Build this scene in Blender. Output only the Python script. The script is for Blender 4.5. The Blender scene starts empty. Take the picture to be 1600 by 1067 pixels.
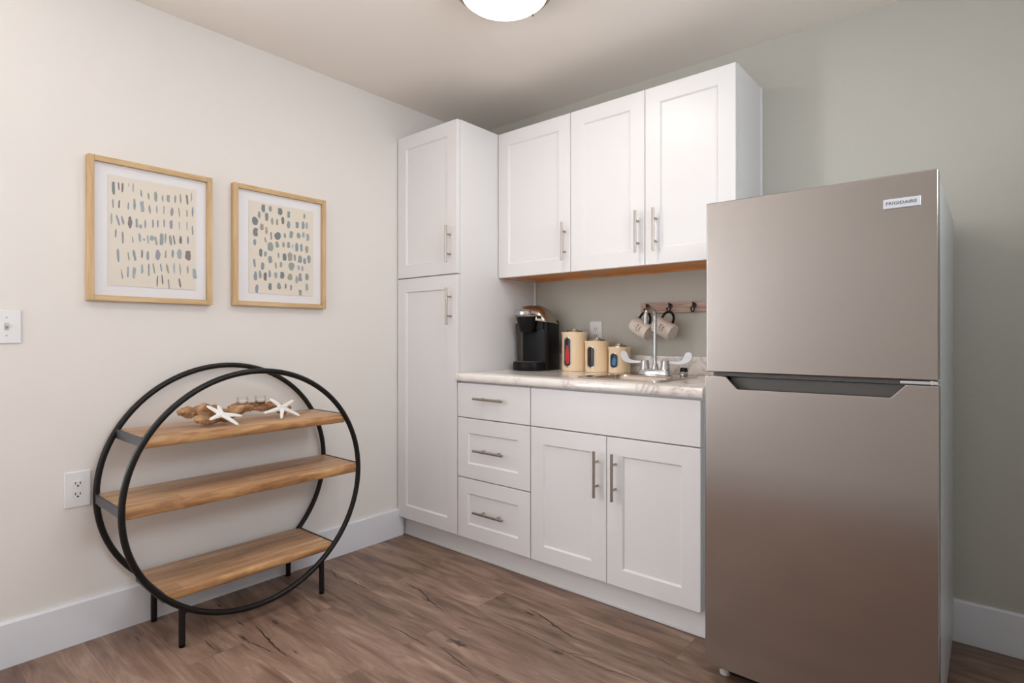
# Kitchenette corner with a round shelf, white cabinets and a steel refrigerator
ART1=[(-1.9546,1.6705,-1.9535,1.6226,0.0102,0),(-1.9392,1.6719,-1.9372,1.6421,0.0051,1),(-1.9253,1.6718,-1.9269,1.6362,0.0068,1),(-1.906,1.6745,-1.906,1.6611,0.0032,3),(-1.8917,1.6775,-1.8917,1.6431,0.0048,3),(-1.866,1.658,-1.8638,1.6299,0.0054,2),(-1.8415,1.6503,-1.8387,1.6258,0.0061,6),(-1.8159,1.661,-1.8154,1.6213,0.0101,6),(-1.7916,1.6523,-1.7911,1.6244,0.0057,6),(-1.771,1.6563,-1.771,1.6281,0.0116,6),(-1.7459,1.6598,-1.7471,1.6285,0.0071,4),(-1.7282,1.6684,-1.7258,1.6311,0.0066,4),(-1.7048,1.6689,-1.7006,1.6303,0.0073,1),(-1.686,1.6818,-1.6878,1.6432,0.0049,3),(-1.9566,1.6064,-1.9556,1.5729,0.0056,5),(-1.9362,1.6054,-1.9372,1.5749,0.0057,1),(-1.9071,1.6034,-1.9076,1.5739,0.0053,2),(-1.8875,1.6192,-1.8869,1.5762,0.008,2),(-1.8611,1.6148,-1.8606,1.5733,0.0142,3),(-1.8382,1.6052,-1.8343,1.5714,0.0061,5),(-1.812,1.6067,-1.8114,1.5765,0.0045,2),(-1.7871,1.6099,-1.7871,1.578,0.0046,2),(-1.7576,1.6086,-1.76,1.5741,0.0105,5),(-1.7341,1.6127,-1.73,1.5744,0.0047,4),(-1.7036,1.6082,-1.703,1.5801,0.0055,4),(-1.6817,1.6245,-1.6823,1.5834,0.0074,2),(-1.9606,1.5529,-1.9606,1.5109,0.0066,3),(-1.9459,1.5481,-1.9351,1.5099,0.0061,2),(-1.9289,1.5484,-1.9227,1.5142,0.0067,5),(-1.9018,1.5504,-1.9018,1.5039,0.0127,1),(-1.8805,1.5452,-1.8795,1.5108,0.0086,2),(-1.8666,1.5251,-1.8666,1.509,0.0119,3),(-1.8513,1.5461,-1.8513,1.5125,0.006,5),(-1.8249,1.5503,-1.8254,1.5188,0.0061,5),(-1.8081,1.5517,-1.8081,1.5213,0.0056,5),(-1.7865,1.5576,-1.7854,1.5246,0.0057,2),(-1.7606,1.5579,-1.7611,1.5231,0.0111,5),(-1.7318,1.5572,-1.7312,1.5235,0.0042,3),(-1.7036,1.5616,-1.703,1.5262,0.0048,3),(-1.6835,1.5475,-1.6811,1.5096,0.0055,6),(-1.9469,1.4961,-1.9485,1.4633,0.0046,1),(-1.9258,1.4906,-1.9248,1.4434,0.0068,2),(-1.8944,1.4755,-1.8917,1.4512,0.0042,6),(-1.8709,1.491,-1.8687,1.4566,0.0097,3),(-1.8552,1.4733,-1.8552,1.4633,0.0077,3),(-1.8431,1.4874,-1.8409,1.4539,0.0055,3),(-1.8288,1.4881,-1.8288,1.4667,0.0156,3),(-1.8176,1.4858,-1.8114,1.4512,0.0079,6),(-1.7951,1.5003,-1.7956,1.4545,0.0137,6),(-1.7808,1.5036,-1.7819,1.4638,0.0069,4),(-1.7652,1.4993,-1.7617,1.4574,0.0093,2),(-1.7536,1.4984,-1.7477,1.463,0.0053,1),(-1.727,1.4994,-1.727,1.4681,0.0102,1),(-1.7,1.503,-1.6994,1.4703,0.0073,5),(-1.9413,1.4232,-1.9387,1.3739,0.0072,2),(-1.9086,1.4161,-1.9049,1.381,0.0047,6),(-1.8901,1.4256,-1.8837,1.3832,0.0096,2),(-1.8622,1.4289,-1.8622,1.3965,0.0054,1),(-1.8431,1.4261,-1.8426,1.3899,0.0088,2),(-1.8081,1.4352,-1.8098,1.3945,0.0193,5),(-1.7796,1.436,-1.7819,1.405,0.0069,4),(-1.7553,1.4414,-1.7565,1.409,0.0088,2),(-1.7306,1.4469,-1.7306,1.4066,0.0167,3),(-1.7,1.4439,-1.697,1.4048,0.0207,1),(-1.9305,1.3481,-1.9253,1.3109,0.0041,2),(-1.9081,1.3599,-1.9092,1.3182,0.0079,3),(-1.8875,1.3594,-1.8901,1.3161,0.0107,3),(-1.8622,1.3729,-1.8617,1.3357,0.0082,3),(-1.8393,1.3789,-1.8393,1.3288,0.0061,2),(-1.8249,1.3804,-1.8187,1.3406,0.005,6),(-1.7996,1.3829,-1.7945,1.3503,0.0057,2),(-1.7779,1.385,-1.7704,1.3447,0.0075,4),(-1.7506,1.389,-1.75,1.3477,0.0053,3),(-1.7306,1.3897,-1.7264,1.3419,0.0054,3),(-1.7012,1.3821,-1.7006,1.3506,0.0067,4),(-1.6774,1.3724,-1.6737,1.3317,0.0161,3),(-1.8092,1.3338,-1.8109,1.2907,0.0051,1),(-1.7945,1.3388,-1.7905,1.2984,0.0051,1),(-1.7716,1.3228,-1.7681,1.2845,0.0052,5),(-1.733,1.3297,-1.7264,1.2924,0.0077,1)]
ART2=[(-1.3876,1.6866,-1.3876,1.652,0.0177,0),(-1.3565,1.6859,-1.3571,1.6608,0.0154,2),(-1.3097,1.684,-1.3103,1.6523,0.0225,0),(-1.269,1.6757,-1.2697,1.6462,0.0149,2),(-1.1904,1.6785,-1.1911,1.6535,0.0113,6),(-1.4076,1.6535,-1.4076,1.6204,0.0125,6),(-1.373,1.6519,-1.3737,1.6159,0.0134,0),(-1.4273,1.6258,-1.4249,1.5883,0.0235,0),(-1.3481,1.6336,-1.3468,1.6013,0.0116,4),(-1.3241,1.6312,-1.3235,1.6036,0.0111,6),(-1.2978,1.6467,-1.2965,1.6114,0.014,1),(-1.269,1.6309,-1.269,1.5977,0.0176,2),(-1.2267,1.6336,-1.2267,1.6039,0.0167,2),(-1.1967,1.6409,-1.1967,1.603,0.0148,2),(-1.1783,1.6398,-1.1776,1.6071,0.0121,3),(-1.4236,1.5775,-1.4236,1.5397,0.0223,0),(-1.3957,1.6001,-1.3951,1.5706,0.0176,4),(-1.3749,1.5884,-1.3743,1.555,0.0108,4),(-1.352,1.5681,-1.352,1.5344,0.0097,5),(-1.3208,1.5725,-1.3215,1.5371,0.0264,0),(-1.2871,1.5734,-1.2871,1.5492,0.0107,2),(-1.2568,1.5853,-1.2568,1.5533,0.0219,2),(-1.2211,1.5839,-1.2197,1.5569,0.0195,6),(-1.196,1.5901,-1.1953,1.564,0.0127,3),(-1.1733,1.5854,-1.1733,1.5512,0.0158,3),(-1.4279,1.5269,-1.4267,1.499,0.0148,2),(-1.3813,1.5417,-1.3756,1.5164,0.0089,4),(-1.3565,1.5213,-1.3558,1.4828,0.0232,6),(-1.3248,1.5304,-1.3248,1.5002,0.0157,6),(-1.2945,1.5318,-1.2938,1.5052,0.0113,6),(-1.2697,1.5336,-1.2697,1.5068,0.0149,2),(-1.2493,1.5272,-1.2487,1.5055,0.0062,3),(-1.2288,1.5363,-1.2294,1.4935,0.0153,2),(-1.2058,1.5327,-1.2051,1.4976,0.0126,2),(-1.1776,1.527,-1.1776,1.4929,0.0157,4),(-1.4001,1.4875,-1.3995,1.4519,0.0157,0),(-1.3775,1.4778,-1.38,1.4552,0.0114,2),(-1.3571,1.4602,-1.3571,1.4265,0.0206,6),(-1.3182,1.4796,-1.3176,1.4544,0.0085,2),(-1.2891,1.479,-1.2885,1.446,0.0168,0),(-1.2629,1.4871,-1.2629,1.4448,0.0232,4),(-1.2398,1.4807,-1.2384,1.4486,0.0117,6),(-1.2121,1.4773,-1.2121,1.4422,0.0196,2),(-1.1896,1.468,-1.1889,1.4392,0.0156,2),(-1.1669,1.4835,-1.1669,1.4453,0.0187,2),(-1.4292,1.4389,-1.4261,1.4026,0.0111,2),(-1.392,1.428,-1.392,1.3935,0.0151,2),(-1.3319,1.4341,-1.3287,1.4042,0.0091,4),(-1.3064,1.4379,-1.3064,1.4138,0.0119,6),(-1.2555,1.4404,-1.2555,1.4032,0.0288,6),(-1.2197,1.431,-1.2197,1.4077,0.0111,3),(-1.2009,1.4289,-1.2009,1.4055,0.0106,3),(-1.4243,1.3845,-1.4236,1.3442,0.0148,2),(-1.4038,1.39,-1.4026,1.3544,0.0125,2),(-1.38,1.3834,-1.3794,1.3464,0.014,1),(-1.3597,1.3952,-1.3597,1.3615,0.0109,2),(-1.33,1.389,-1.33,1.3614,0.017,3),(-1.3004,1.3929,-1.3004,1.3612,0.0173,0),(-1.2629,1.3884,-1.2623,1.3565,0.0232,4),(-1.2288,1.381,-1.2301,1.3447,0.0167,3),(-1.2114,1.3941,-1.2121,1.3564,0.0182,5),(-1.1776,1.3957,-1.1776,1.3629,0.0179,2),(-1.4162,1.3277,-1.4187,1.2883,0.0137,2),(-1.3577,1.3368,-1.3565,1.3057,0.0154,0),(-1.3156,1.3423,-1.3156,1.3108,0.0185,2),(-1.2838,1.3396,-1.2838,1.3166,0.0101,0),(-1.2575,1.3363,-1.2575,1.3106,0.0095,5),(-1.1783,1.3484,-1.1776,1.313,0.0157,3),(-1.2121,1.3174,-1.2114,1.2888,0.0168,6)]
CRACKS=[[(0.502,-0.983),(0.623,-0.993),(0.72,-1.029),(0.842,-1.057)],[(1.007,-1.237),(1.109,-1.256),(1.238,-1.275)],[(0.728,-1.265),(0.865,-1.262),(0.991,-1.268)],[(1.037,-0.814),(1.129,-0.826),(1.224,-0.855),(1.344,-0.886),(1.399,-0.886)],[(1.009,-0.973),(1.144,-0.965),(1.283,-0.975),(1.372,-0.981),(1.52,-0.928)],[(1.372,-0.981),(1.534,-0.978),(1.665,-0.961)],[(0.829,-0.872),(0.898,-0.852)],[(0.923,-0.818),(0.953,-0.811)],[(0.262,-0.901),(0.357,-0.898)],[(1.079,-1.278),(1.181,-1.277),(1.246,-1.283)],[(1.624,-0.802),(1.688,-0.823)],[(0.382,-0.8),(0.453,-0.807)],[(0.965,-1.106),(1.011,-1.094)],[(0.329,-1.76),(0.426,-1.762)],[(0.104,-1.916),(0.159,-1.911)],[(0.261,-1.623),(0.35,-1.622)],[(0.37,-1.591),(0.471,-1.605),(0.583,-1.617),(0.665,-1.621)],[(0.451,-1.663),(0.602,-1.638)],[(0.115,-1.116),(0.236,-1.156)],[(0.277,-1.132),(0.457,-1.13)]]
KNOTS=[(1.041,-1.18,0.026),(1.103,-0.848,0.019),(1.349,-1.001,0.021),(0.716,-1.032,0.014),(0.812,-0.7,0.008),(1.281,-1.234,0.007),(1.24,-0.863,0.01),(0.405,-1.531,0.017),(0.427,-1.663,0.014),(0.654,-1.587,0.006),(0.1,-1.613,0.01)]
W1 = (-2.0, -1.0, 1.5, 2.2)      # unseen high window added in the right wall to light side faces: y0, y1, z0, z1
W2 = (-3.2, -2.42, .6, 2.15)      # unseen window added in the left wall behind the camera for daylight
P_SIDE, P_REAR, LAMP, EXPO = 15., 56., 17.5, .54
import bpy, bmesh, math, random
from mathutils import Vector, Matrix, noise
random.seed(7)
C = bpy.context.scene.collection
PI = math.pi

# ------------------------------------------------------------------ materials
def s2l(c):
    return tuple(((v/255)/12.92 if v/255 <= .04045 else ((v/255+.055)/1.055)**2.4) for v in c) + (1.0,)
def mat(name, rgb, rough=.5, metal=0., bump=0., bscale=60., spec=.5, coat=0., trans=0., ior=1.45):
    m = bpy.data.materials.new(name); m.use_nodes = True
    nt = m.node_tree; b = nt.nodes['Principled BSDF']
    b.inputs['Base Color'].default_value = s2l(rgb)
    b.inputs['Roughness'].default_value = rough
    b.inputs['Metallic'].default_value = metal
    b.inputs['Specular IOR Level'].default_value = spec
    b.inputs['Coat Weight'].default_value = coat
    b.inputs['Transmission Weight'].default_value = trans
    b.inputs['IOR'].default_value = ior
    # slight procedural variation of roughness on everything
    tc = nt.nodes.new('ShaderNodeTexCoord'); nz = nt.nodes.new('ShaderNodeTexNoise')
    nz.inputs['Scale'].default_value = bscale; nz.inputs['Detail'].default_value = 3
    nt.links.new(tc.outputs['Object'], nz.inputs['Vector'])
    if bump > 0:
        bp = nt.nodes.new('ShaderNodeBump'); bp.inputs['Strength'].default_value = bump
        bp.inputs['Distance'].default_value = .002
        nt.links.new(nz.outputs['Fac'], bp.inputs['Height']); nt.links.new(bp.outputs['Normal'], b.inputs['Normal'])
    else:
        mr = nt.nodes.new('ShaderNodeMapRange'); mr.inputs['To Min'].default_value = max(0, rough-.03); mr.inputs['To Max'].default_value = rough+.03
        nt.links.new(nz.outputs['Fac'], mr.inputs['Value']); nt.links.new(mr.outputs['Result'], b.inputs['Roughness'])
    return m
def N(nt, t, **kw):
    n = nt.nodes.new(t)
    for k, v in kw.items(): n.inputs[k].default_value = v
    return n
def ramp(nt, stops, interp='LINEAR'):
    r = nt.nodes.new('ShaderNodeValToRGB'); e = r.color_ramp; e.interpolation = interp
    while len(e.elements) < len(stops): e.elements.new(.5)
    for i, (p, c) in enumerate(stops): e.elements[i].position = p; e.elements[i].color = s2l(c)
    return r
def wood(name, dark, mid, light, axis='Y', scale=1., rough=.4, stripes=0., stretch=14., bump=.15):
    """grain running along one axis, optional glued strips across it"""
    m = bpy.data.materials.new(name); m.use_nodes = True; nt = m.node_tree; L = nt.links.new
    b = nt.nodes['Principled BSDF']; b.inputs['Roughness'].default_value = rough
    tc = nt.nodes.new('ShaderNodeTexCoord'); mp = nt.nodes.new('ShaderNodeMapping')
    s = {'X': (1, stretch, stretch), 'Y': (stretch, 1, stretch), 'Z': (stretch, stretch, 1)}[axis]
    mp.inputs['Scale'].default_value = [v*scale for v in s]
    L(tc.outputs['Object'], mp.inputs['Vector'])
    n1 = N(nt, 'ShaderNodeTexNoise', Scale=2.2, Detail=8., Roughness=.62, Distortion=.9); L(mp.outputs['Vector'], n1.inputs['Vector'])
    r = ramp(nt, [(.28, dark), (.5, mid), (.72, light)]); L(n1.outputs['Fac'], r.inputs['Fac'])
    out = r.outputs['Color']
    if stripes:
        sep = nt.nodes.new('ShaderNodeSeparateXYZ'); L(tc.outputs['Object'], sep.inputs['Vector'])
        mul = nt.nodes.new('ShaderNodeMath'); mul.operation = 'MULTIPLY'; mul.inputs[1].default_value = stripes; L(sep.outputs['X'], mul.inputs[0])
        fl = nt.nodes.new('ShaderNodeMath'); fl.operation = 'FLOOR'; L(mul.outputs[0], fl.inputs[0])
        m2 = nt.nodes.new('ShaderNodeMath'); m2.operation = 'MULTIPLY'; m2.inputs[1].default_value = 1.4; L(sep.outputs['Y'], m2.inputs[0])
        ad = nt.nodes.new('ShaderNodeMath'); ad.operation = 'MULTIPLY_ADD'; ad.inputs[1].default_value = .37; L(fl.outputs[0], ad.inputs[0]); L(m2.outputs[0], ad.inputs[2])
        f2 = nt.nodes.new('ShaderNodeMath'); f2.operation = 'FLOOR'; L(ad.outputs[0], f2.inputs[0])
        cb = nt.nodes.new('ShaderNodeCombineXYZ'); L(fl.outputs[0], cb.inputs['X']); L(f2.outputs[0], cb.inputs['Y'])
        wn = nt.nodes.new('ShaderNodeTexWhiteNoise'); L(cb.outputs['Vector'], wn.inputs['Vector'])
        mr = N(nt, 'ShaderNodeMapRange', **{'To Min': .74, 'To Max': 1.12}); L(wn.outputs['Value'], mr.inputs['Value'])
        hs = nt.nodes.new('ShaderNodeHueSaturation'); L(mr.outputs['Result'], hs.inputs['Value']); L(out, hs.inputs['Color']); out = hs.outputs['Color']
    L(out, b.inputs['Base Color'])
    bp = N(nt, 'ShaderNodeBump', Strength=bump, Distance=.002); L(n1.outputs['Fac'], bp.inputs['Height']); L(bp.outputs['Normal'], b.inputs['Normal'])
    return m

def floor_mat():
    m = bpy.data.materials.new('vinyl_planks'); m.use_nodes = True; nt = m.node_tree; L = nt.links.new
    b = nt.nodes['Principled BSDF']
    tc = nt.nodes.new('ShaderNodeTexCoord')
    br = nt.nodes.new('ShaderNodeTexBrick'); br.offset = .37; br.offset_frequency = 2; br.squash = 1
    for k, v in {'Scale': 1., 'Mortar Size': .0007, 'Mortar Smooth': .5, 'Bias': 0., 'Brick Width': 1.22, 'Row Height': .182}.items(): br.inputs[k].default_value = v
    br.inputs['Color1'].default_value = (0, 0, 0, 1); br.inputs['Color2'].default_value = (1, 1, 1, 1); br.inputs['Mortar'].default_value = (.5, .5, .5, 1)
    mo = nt.nodes.new('ShaderNodeMapping'); mo.inputs['Location'].default_value = (.31, .043, 0)
    L(tc.outputs['Object'], mo.inputs['Vector']); L(mo.outputs['Vector'], br.inputs['Vector'])
    # per plank shift of the grain coordinates
    mul = nt.nodes.new('ShaderNodeVectorMath'); mul.operation = 'MULTIPLY_ADD'; mul.inputs[1].default_value = (7, 3, 5)
    L(br.outputs['Color'], mul.inputs[0]); L(tc.outputs['Object'], mul.inputs[2])
    mp = nt.nodes.new('ShaderNodeMapping'); mp.inputs['Scale'].default_value = (1.7, 10, 1); L(mul.outputs['Vector'], mp.inputs['Vector'])
    n1 = N(nt, 'ShaderNodeTexNoise', Scale=1.6, Detail=10., Roughness=.6, Distortion=.7); L(mp.outputs['Vector'], n1.inputs['Vector'])
    r1 = ramp(nt, [(.25, (82, 61, 50)), (.42, (120, 94, 79)), (.55, (143, 116, 100)), (.72, (170, 144, 126))]); L(n1.outputs['Fac'], r1.inputs['Fac'])
    # fine saw marks
    mp2 = nt.nodes.new('ShaderNodeMapping'); mp2.inputs['Scale'].default_value = (6, 120, 1); L(mul.outputs['Vector'], mp2.inputs['Vector'])
    n2 = N(nt, 'ShaderNodeTexNoise', Scale=1., Detail=4., Roughness=.6); L(mp2.outputs['Vector'], n2.inputs['Vector'])
    mr2 = N(nt, 'ShaderNodeMapRange', **{'From Min': .3, 'From Max': .7, 'To Min': .88, 'To Max': 1.1}); L(n2.outputs['Fac'], mr2.inputs['Value'])
    # per plank tint
    mr3 = N(nt, 'ShaderNodeMapRange', **{'To Min': .86, 'To Max': 1.08}); L(br.outputs['Color'], mr3.inputs['Value'])
    mm = nt.nodes.new('ShaderNodeMath'); mm.operation = 'MULTIPLY'; L(mr2.outputs['Result'], mm.inputs[0]); L(mr3.outputs['Result'], mm.inputs[1])
    # thin dark checks following the grain
    mp3 = nt.nodes.new('ShaderNodeMapping'); mp3.inputs['Scale'].default_value = (1.1, 5.5, 1); L(mul.outputs['Vector'], mp3.inputs['Vector'])
    n3 = N(nt, 'ShaderNodeTexNoise', Scale=2.1, Detail=5., Roughness=.55, Distortion=.8); L(mp3.outputs['Vector'], n3.inputs['Vector'])
    sb = nt.nodes.new('ShaderNodeMath'); sb.operation = 'SUBTRACT'; sb.inputs[1].default_value = .5; L(n3.outputs['Fac'], sb.inputs[0])
    ab = nt.nodes.new('ShaderNodeMath'); ab.operation = 'ABSOLUTE'; L(sb.outputs[0], ab.inputs[0])
    mk = N(nt, 'ShaderNodeMapRange', **{'From Min': 0., 'From Max': .010, 'To Min': .9, 'To Max': 1.}); L(ab.outputs[0], mk.inputs['Value'])
    m4 = nt.nodes.new('ShaderNodeMath'); m4.operation = 'MULTIPLY'; L(mm.outputs[0], m4.inputs[0]); L(mk.outputs['Result'], m4.inputs[1])
    hs = nt.nodes.new('ShaderNodeHueSaturation'); L(r1.outputs['Color'], hs.inputs['Color']); L(m4.outputs[0], hs.inputs['Value'])
    mx = nt.nodes.new('ShaderNodeMixRGB'); mx.inputs[2].default_value = s2l((88, 70, 62)); L(br.outputs['Fac'], mx.inputs[0]); L(hs.outputs['Color'], mx.inputs[1])
    L(mx.outputs['Color'], b.inputs['Base Color'])
    b.inputs['Roughness'].default_value = .42
    bp = N(nt, 'ShaderNodeBump', Strength=.12, Distance=.002); L(n2.outputs['Fac'], bp.inputs['Height']); L(bp.outputs['Normal'], b.inputs['Normal'])
    return m

def marble_mat():
    m = bpy.data.materials.new('marble_laminate'); m.use_nodes = True; nt = m.node_tree; L = nt.links.new
    b = nt.nodes['Principled BSDF']; b.inputs['Roughness'].default_value = .16; b.inputs['Coat Weight'].default_value = .2
    tc = nt.nodes.new('ShaderNodeTexCoord')
    n1 = N(nt, 'ShaderNodeTexNoise', Scale=5., Detail=8., Roughness=.62, Distortion=1.8); L(tc.outputs['Object'], n1.inputs['Vector'])
    sb = nt.nodes.new('ShaderNodeMath'); sb.operation = 'SUBTRACT'; sb.inputs[1].default_value = .5; L(n1.outputs['Fac'], sb.inputs[0])
    ab = nt.nodes.new('ShaderNodeMath'); ab.operation = 'ABSOLUTE'; L(sb.outputs[0], ab.inputs[0])
    r = ramp(nt, [(0., (186, 174, 170)), (.015, (212, 202, 197)), (.05, (232, 225, 220)), (.2, (240, 235, 230))]); L(ab.outputs[0], r.inputs['Fac'])
    n2 = N(nt, 'ShaderNodeTexNoise', Scale=9., Detail=5.); L(tc.outputs['Object'], n2.inputs['Vector'])
    r2 = ramp(nt, [(.35, (236, 230, 225)), (.65, (245, 240, 236))]); L(n2.outputs['Fac'], r2.inputs['Fac'])
    n3 = N(nt, 'ShaderNodeTexNoise', Scale=3., Detail=2.); L(tc.outputs['Object'], n3.inputs['Vector'])
    mr = N(nt, 'ShaderNodeMapRange', **{'From Min': .43, 'From Max': .62}); L(n3.outputs['Fac'], mr.inputs['Value'])
    mx = nt.nodes.new('ShaderNodeMixRGB'); L(mr.outputs['Result'], mx.inputs[0]); L(r2.outputs['Color'], mx.inputs[1]); L(r.outputs['Color'], mx.inputs[2])
    L(mx.outputs['Color'], b.inputs['Base Color'])
    return m

def steel_mat(name, rgb, rough, streak=.05, sx=90., aniso=0.):
    m = bpy.data.materials.new(name); m.use_nodes = True; nt = m.node_tree; L = nt.links.new
    b = nt.nodes['Principled BSDF']; b.inputs['Metallic'].default_value = 1.; b.inputs['Base Color'].default_value = s2l(rgb)
    tc = nt.nodes.new('ShaderNodeTexCoord'); mp = nt.nodes.new('ShaderNodeMapping'); mp.inputs['Scale'].default_value = (2, 2, sx*4)
    L(tc.outputs['Object'], mp.inputs['Vector'])
    n = N(nt, 'ShaderNodeTexNoise', Scale=1., Detail=2.); L(mp.outputs['Vector'], n.inputs['Vector'])
    mr = N(nt, 'ShaderNodeMapRange', **{'To Min': rough-streak, 'To Max': rough+streak}); L(n.outputs['Fac'], mr.inputs['Value']); L(mr.outputs['Result'], b.inputs['Roughness'])
    return m

def glass_pane_mat(name, tint=(255, 255, 255), gloss=.06, grough=.03):
    m = bpy.data.materials.new(name); m.use_nodes = True; nt = m.node_tree; L = nt.links.new
    nt.nodes.remove(nt.nodes['Principled BSDF']); out = nt.nodes['Material Output']
    t = nt.nodes.new('ShaderNodeBsdfTransparent'); t.inputs['Color'].default_value = s2l(tint)
    g = nt.nodes.new('ShaderNodeBsdfGlossy'); g.inputs['Roughness'].default_value = grough
    fr = nt.nodes.new('ShaderNodeLayerWeight'); fr.inputs['Blend'].default_value = .25
    mr = N(nt, 'ShaderNodeMapRange', **{'To Min': gloss*.5, 'To Max': .4}); L(fr.outputs['Fresnel'], mr.inputs['Value'])
    mx = nt.nodes.new('ShaderNodeMixShader'); L(mr.outputs['Result'], mx.inputs[0]); L(t.outputs[0], mx.inputs[1]); L(g.outputs[0], mx.inputs[2]); L(mx.outputs[0], out.inputs[0])
    return m
def emit_mat(name, rgb, strength):
    m = bpy.data.materials.new(name); m.use_nodes = True; nt = m.node_tree
    b = nt.nodes['Principled BSDF']; b.inputs['Base Color'].default_value = s2l((250, 248, 244))
    b.inputs['Emission Color'].default_value = s2l(rgb); b.inputs['Emission Strength'].default_value = strength
    return m

M = dict(
    wall_white=mat('wall_paint_white', (234, 229, 225), .6, bump=.10, bscale=180, spec=.3),
    wall_sage=mat('wall_paint_sage', (194, 192, 183), .5, bump=.25, bscale=95, spec=.35),
    ceiling=mat('ceiling_paint', (244, 236, 227), .8, bump=.1, bscale=160, spec=.2),
    trim=mat('trim_paint', (232, 234, 240), .4),
    cab=mat('cabinet_paint', (231, 229, 230), .34, spec=.5),
    orange_wood=wood('raw_maple_ply', (196, 120, 52), (222, 146, 72), (234, 168, 96), 'X', 2., .5),
    nickel=steel_mat('brushed_nickel', (176, 166, 156), .3, .04),
    chrome=mat('chrome', (196, 196, 198), .1, 1.),
    steel=steel_mat('brushed_stainless', (166, 160, 156), .2, .03),
    sink_steel=steel_mat('sink_stainless', (200, 188, 176), .24, .04),
    fridge_gray=mat('fridge_side_grey', (210, 214, 217), .26, spec=.6, bscale=30),
    dark_gray=mat('dark_grey_plastic', (84, 80, 78), .35),
    black_plastic=mat('black_plastic', (11, 10, 12), .34, spec=.25),
    black_metal=mat('black_iron', (26, 24, 24), .38, .3),
    gray_metal=mat('dark_grey_bar_metal', (84, 84, 88), .42, .5),
    frame_wood=wood('pale_oak_frame', (176, 140, 96), (206, 172, 126), (220, 190, 148), 'Y', 1.6, .5),
    frame_wood_v=wood('pale_oak_frame_upright', (176, 140, 96), (206, 172, 126), (220, 190, 148), 'Z', 1.6, .5),
    matboard=mat('mat_board', (246, 243, 246), .8),
    paper=mat('cream_paper', (240, 229, 214), .85, bump=.2, bscale=60),
    white_plastic=mat('white_plastic', (234, 234, 236), .3),
    slot_dark=mat('socket_slot', (50, 46, 44), .5),
    grey_toggle=mat('grey_toggle', (196, 192, 184), .35),
    shelf_wood=wood('mango_wood', (152, 112, 84), (190, 150, 116), (216, 182, 146), 'Y', 1.3, .3, stripes=13.),  # paler than the edge wood: reflected sheen is put into this colour
    edge_wood=wood('mango_wood_live_edge', (134, 88, 54), (186, 138, 92), (220, 176, 124), 'Y', 2.2, .45, stretch=6., bump=.5),
    drift=wood('driftwood', (84, 54, 34), (172, 130, 92), (214, 178, 138), 'Y', 3., .75, stretch=4., bump=.9),
    starfish=mat('starfish_white', (244, 242, 240), .7, bump=.6, bscale=260),
    marble=marble_mat(),
    cream=mat('cream_enamel', (254, 229, 194), .32),
    lid_steel=steel_mat('lid_steel', (200, 194, 186), .25, .04),
    window_dark=mat('smoked_window', (46, 40, 36), .12),
    red=mat('red_packet', (204, 52, 48), .45), blue=mat('blue_packet', (60, 130, 190), .45),
    white_glaze=mat('mug_stoneware', (226, 214, 204), .4, bump=.1, bscale=90),
    mug_dark=mat('mug_base_tan', (188, 168, 154), .5),
    lettering=mat('black_lettering', (44, 38, 36), .6),
    rack_wood=wood('whitewashed_rack_board', (150, 112, 96), (188, 160, 146), (214, 196, 184), 'X', 2.4, .7),
    iron=mat('dark_bronze_hook', (46, 38, 34), .45, .6),
    champagne=steel_mat('champagne_silver', (186, 176, 164), .3, .03),
    tank=mat('smoky_tank', (66, 60, 56), .15),
    blade=mat('satin_grey_blade', (198, 198, 200), .35, .3),
    lamp_glass=emit_mat('lit_opal_glass', (255, 246, 234), LAMP),
    rim_metal=mat('lamp_rim_nickel', (150, 136, 122), .35, .6),
    badge=mat('badge_silver', (206, 208, 214), .3, .5),
    badge_text=mat('badge_letters', (78, 82, 90), .5),
    glass=glass_pane_mat('clear_glass'),
    pane=glass_pane_mat('picture_glazing', gloss=.02, grough=.4),
    cup_glass=mat('votive_glass', (246, 238, 234), .05, trans=1.),
    wick_wax=mat('votive_wax', (246, 232, 224), .5),
    crack=mat('plank_check', (58, 44, 38), .6),
    knot=mat('plank_knot', (78, 60, 52), .6),
    knot_halo=mat('plank_knot_halo', (118, 96, 84), .5),
    hinge=mat('bright_hinge', (206, 210, 212), .2, .9),
)
M['floor'] = floor_mat()
STROKE = [mat('ink_'+n, c, .8) for n, c in (('slate', (130, 138, 143)), ('plum', (142, 124, 127)), ('blue_grey', (152, 163, 171)), ('pale_blue', (168, 179, 185)),
          ('olive', (174, 166, 152)), ('lilac', (162, 158, 174)), ('sage', (160, 168, 164)))]

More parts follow.
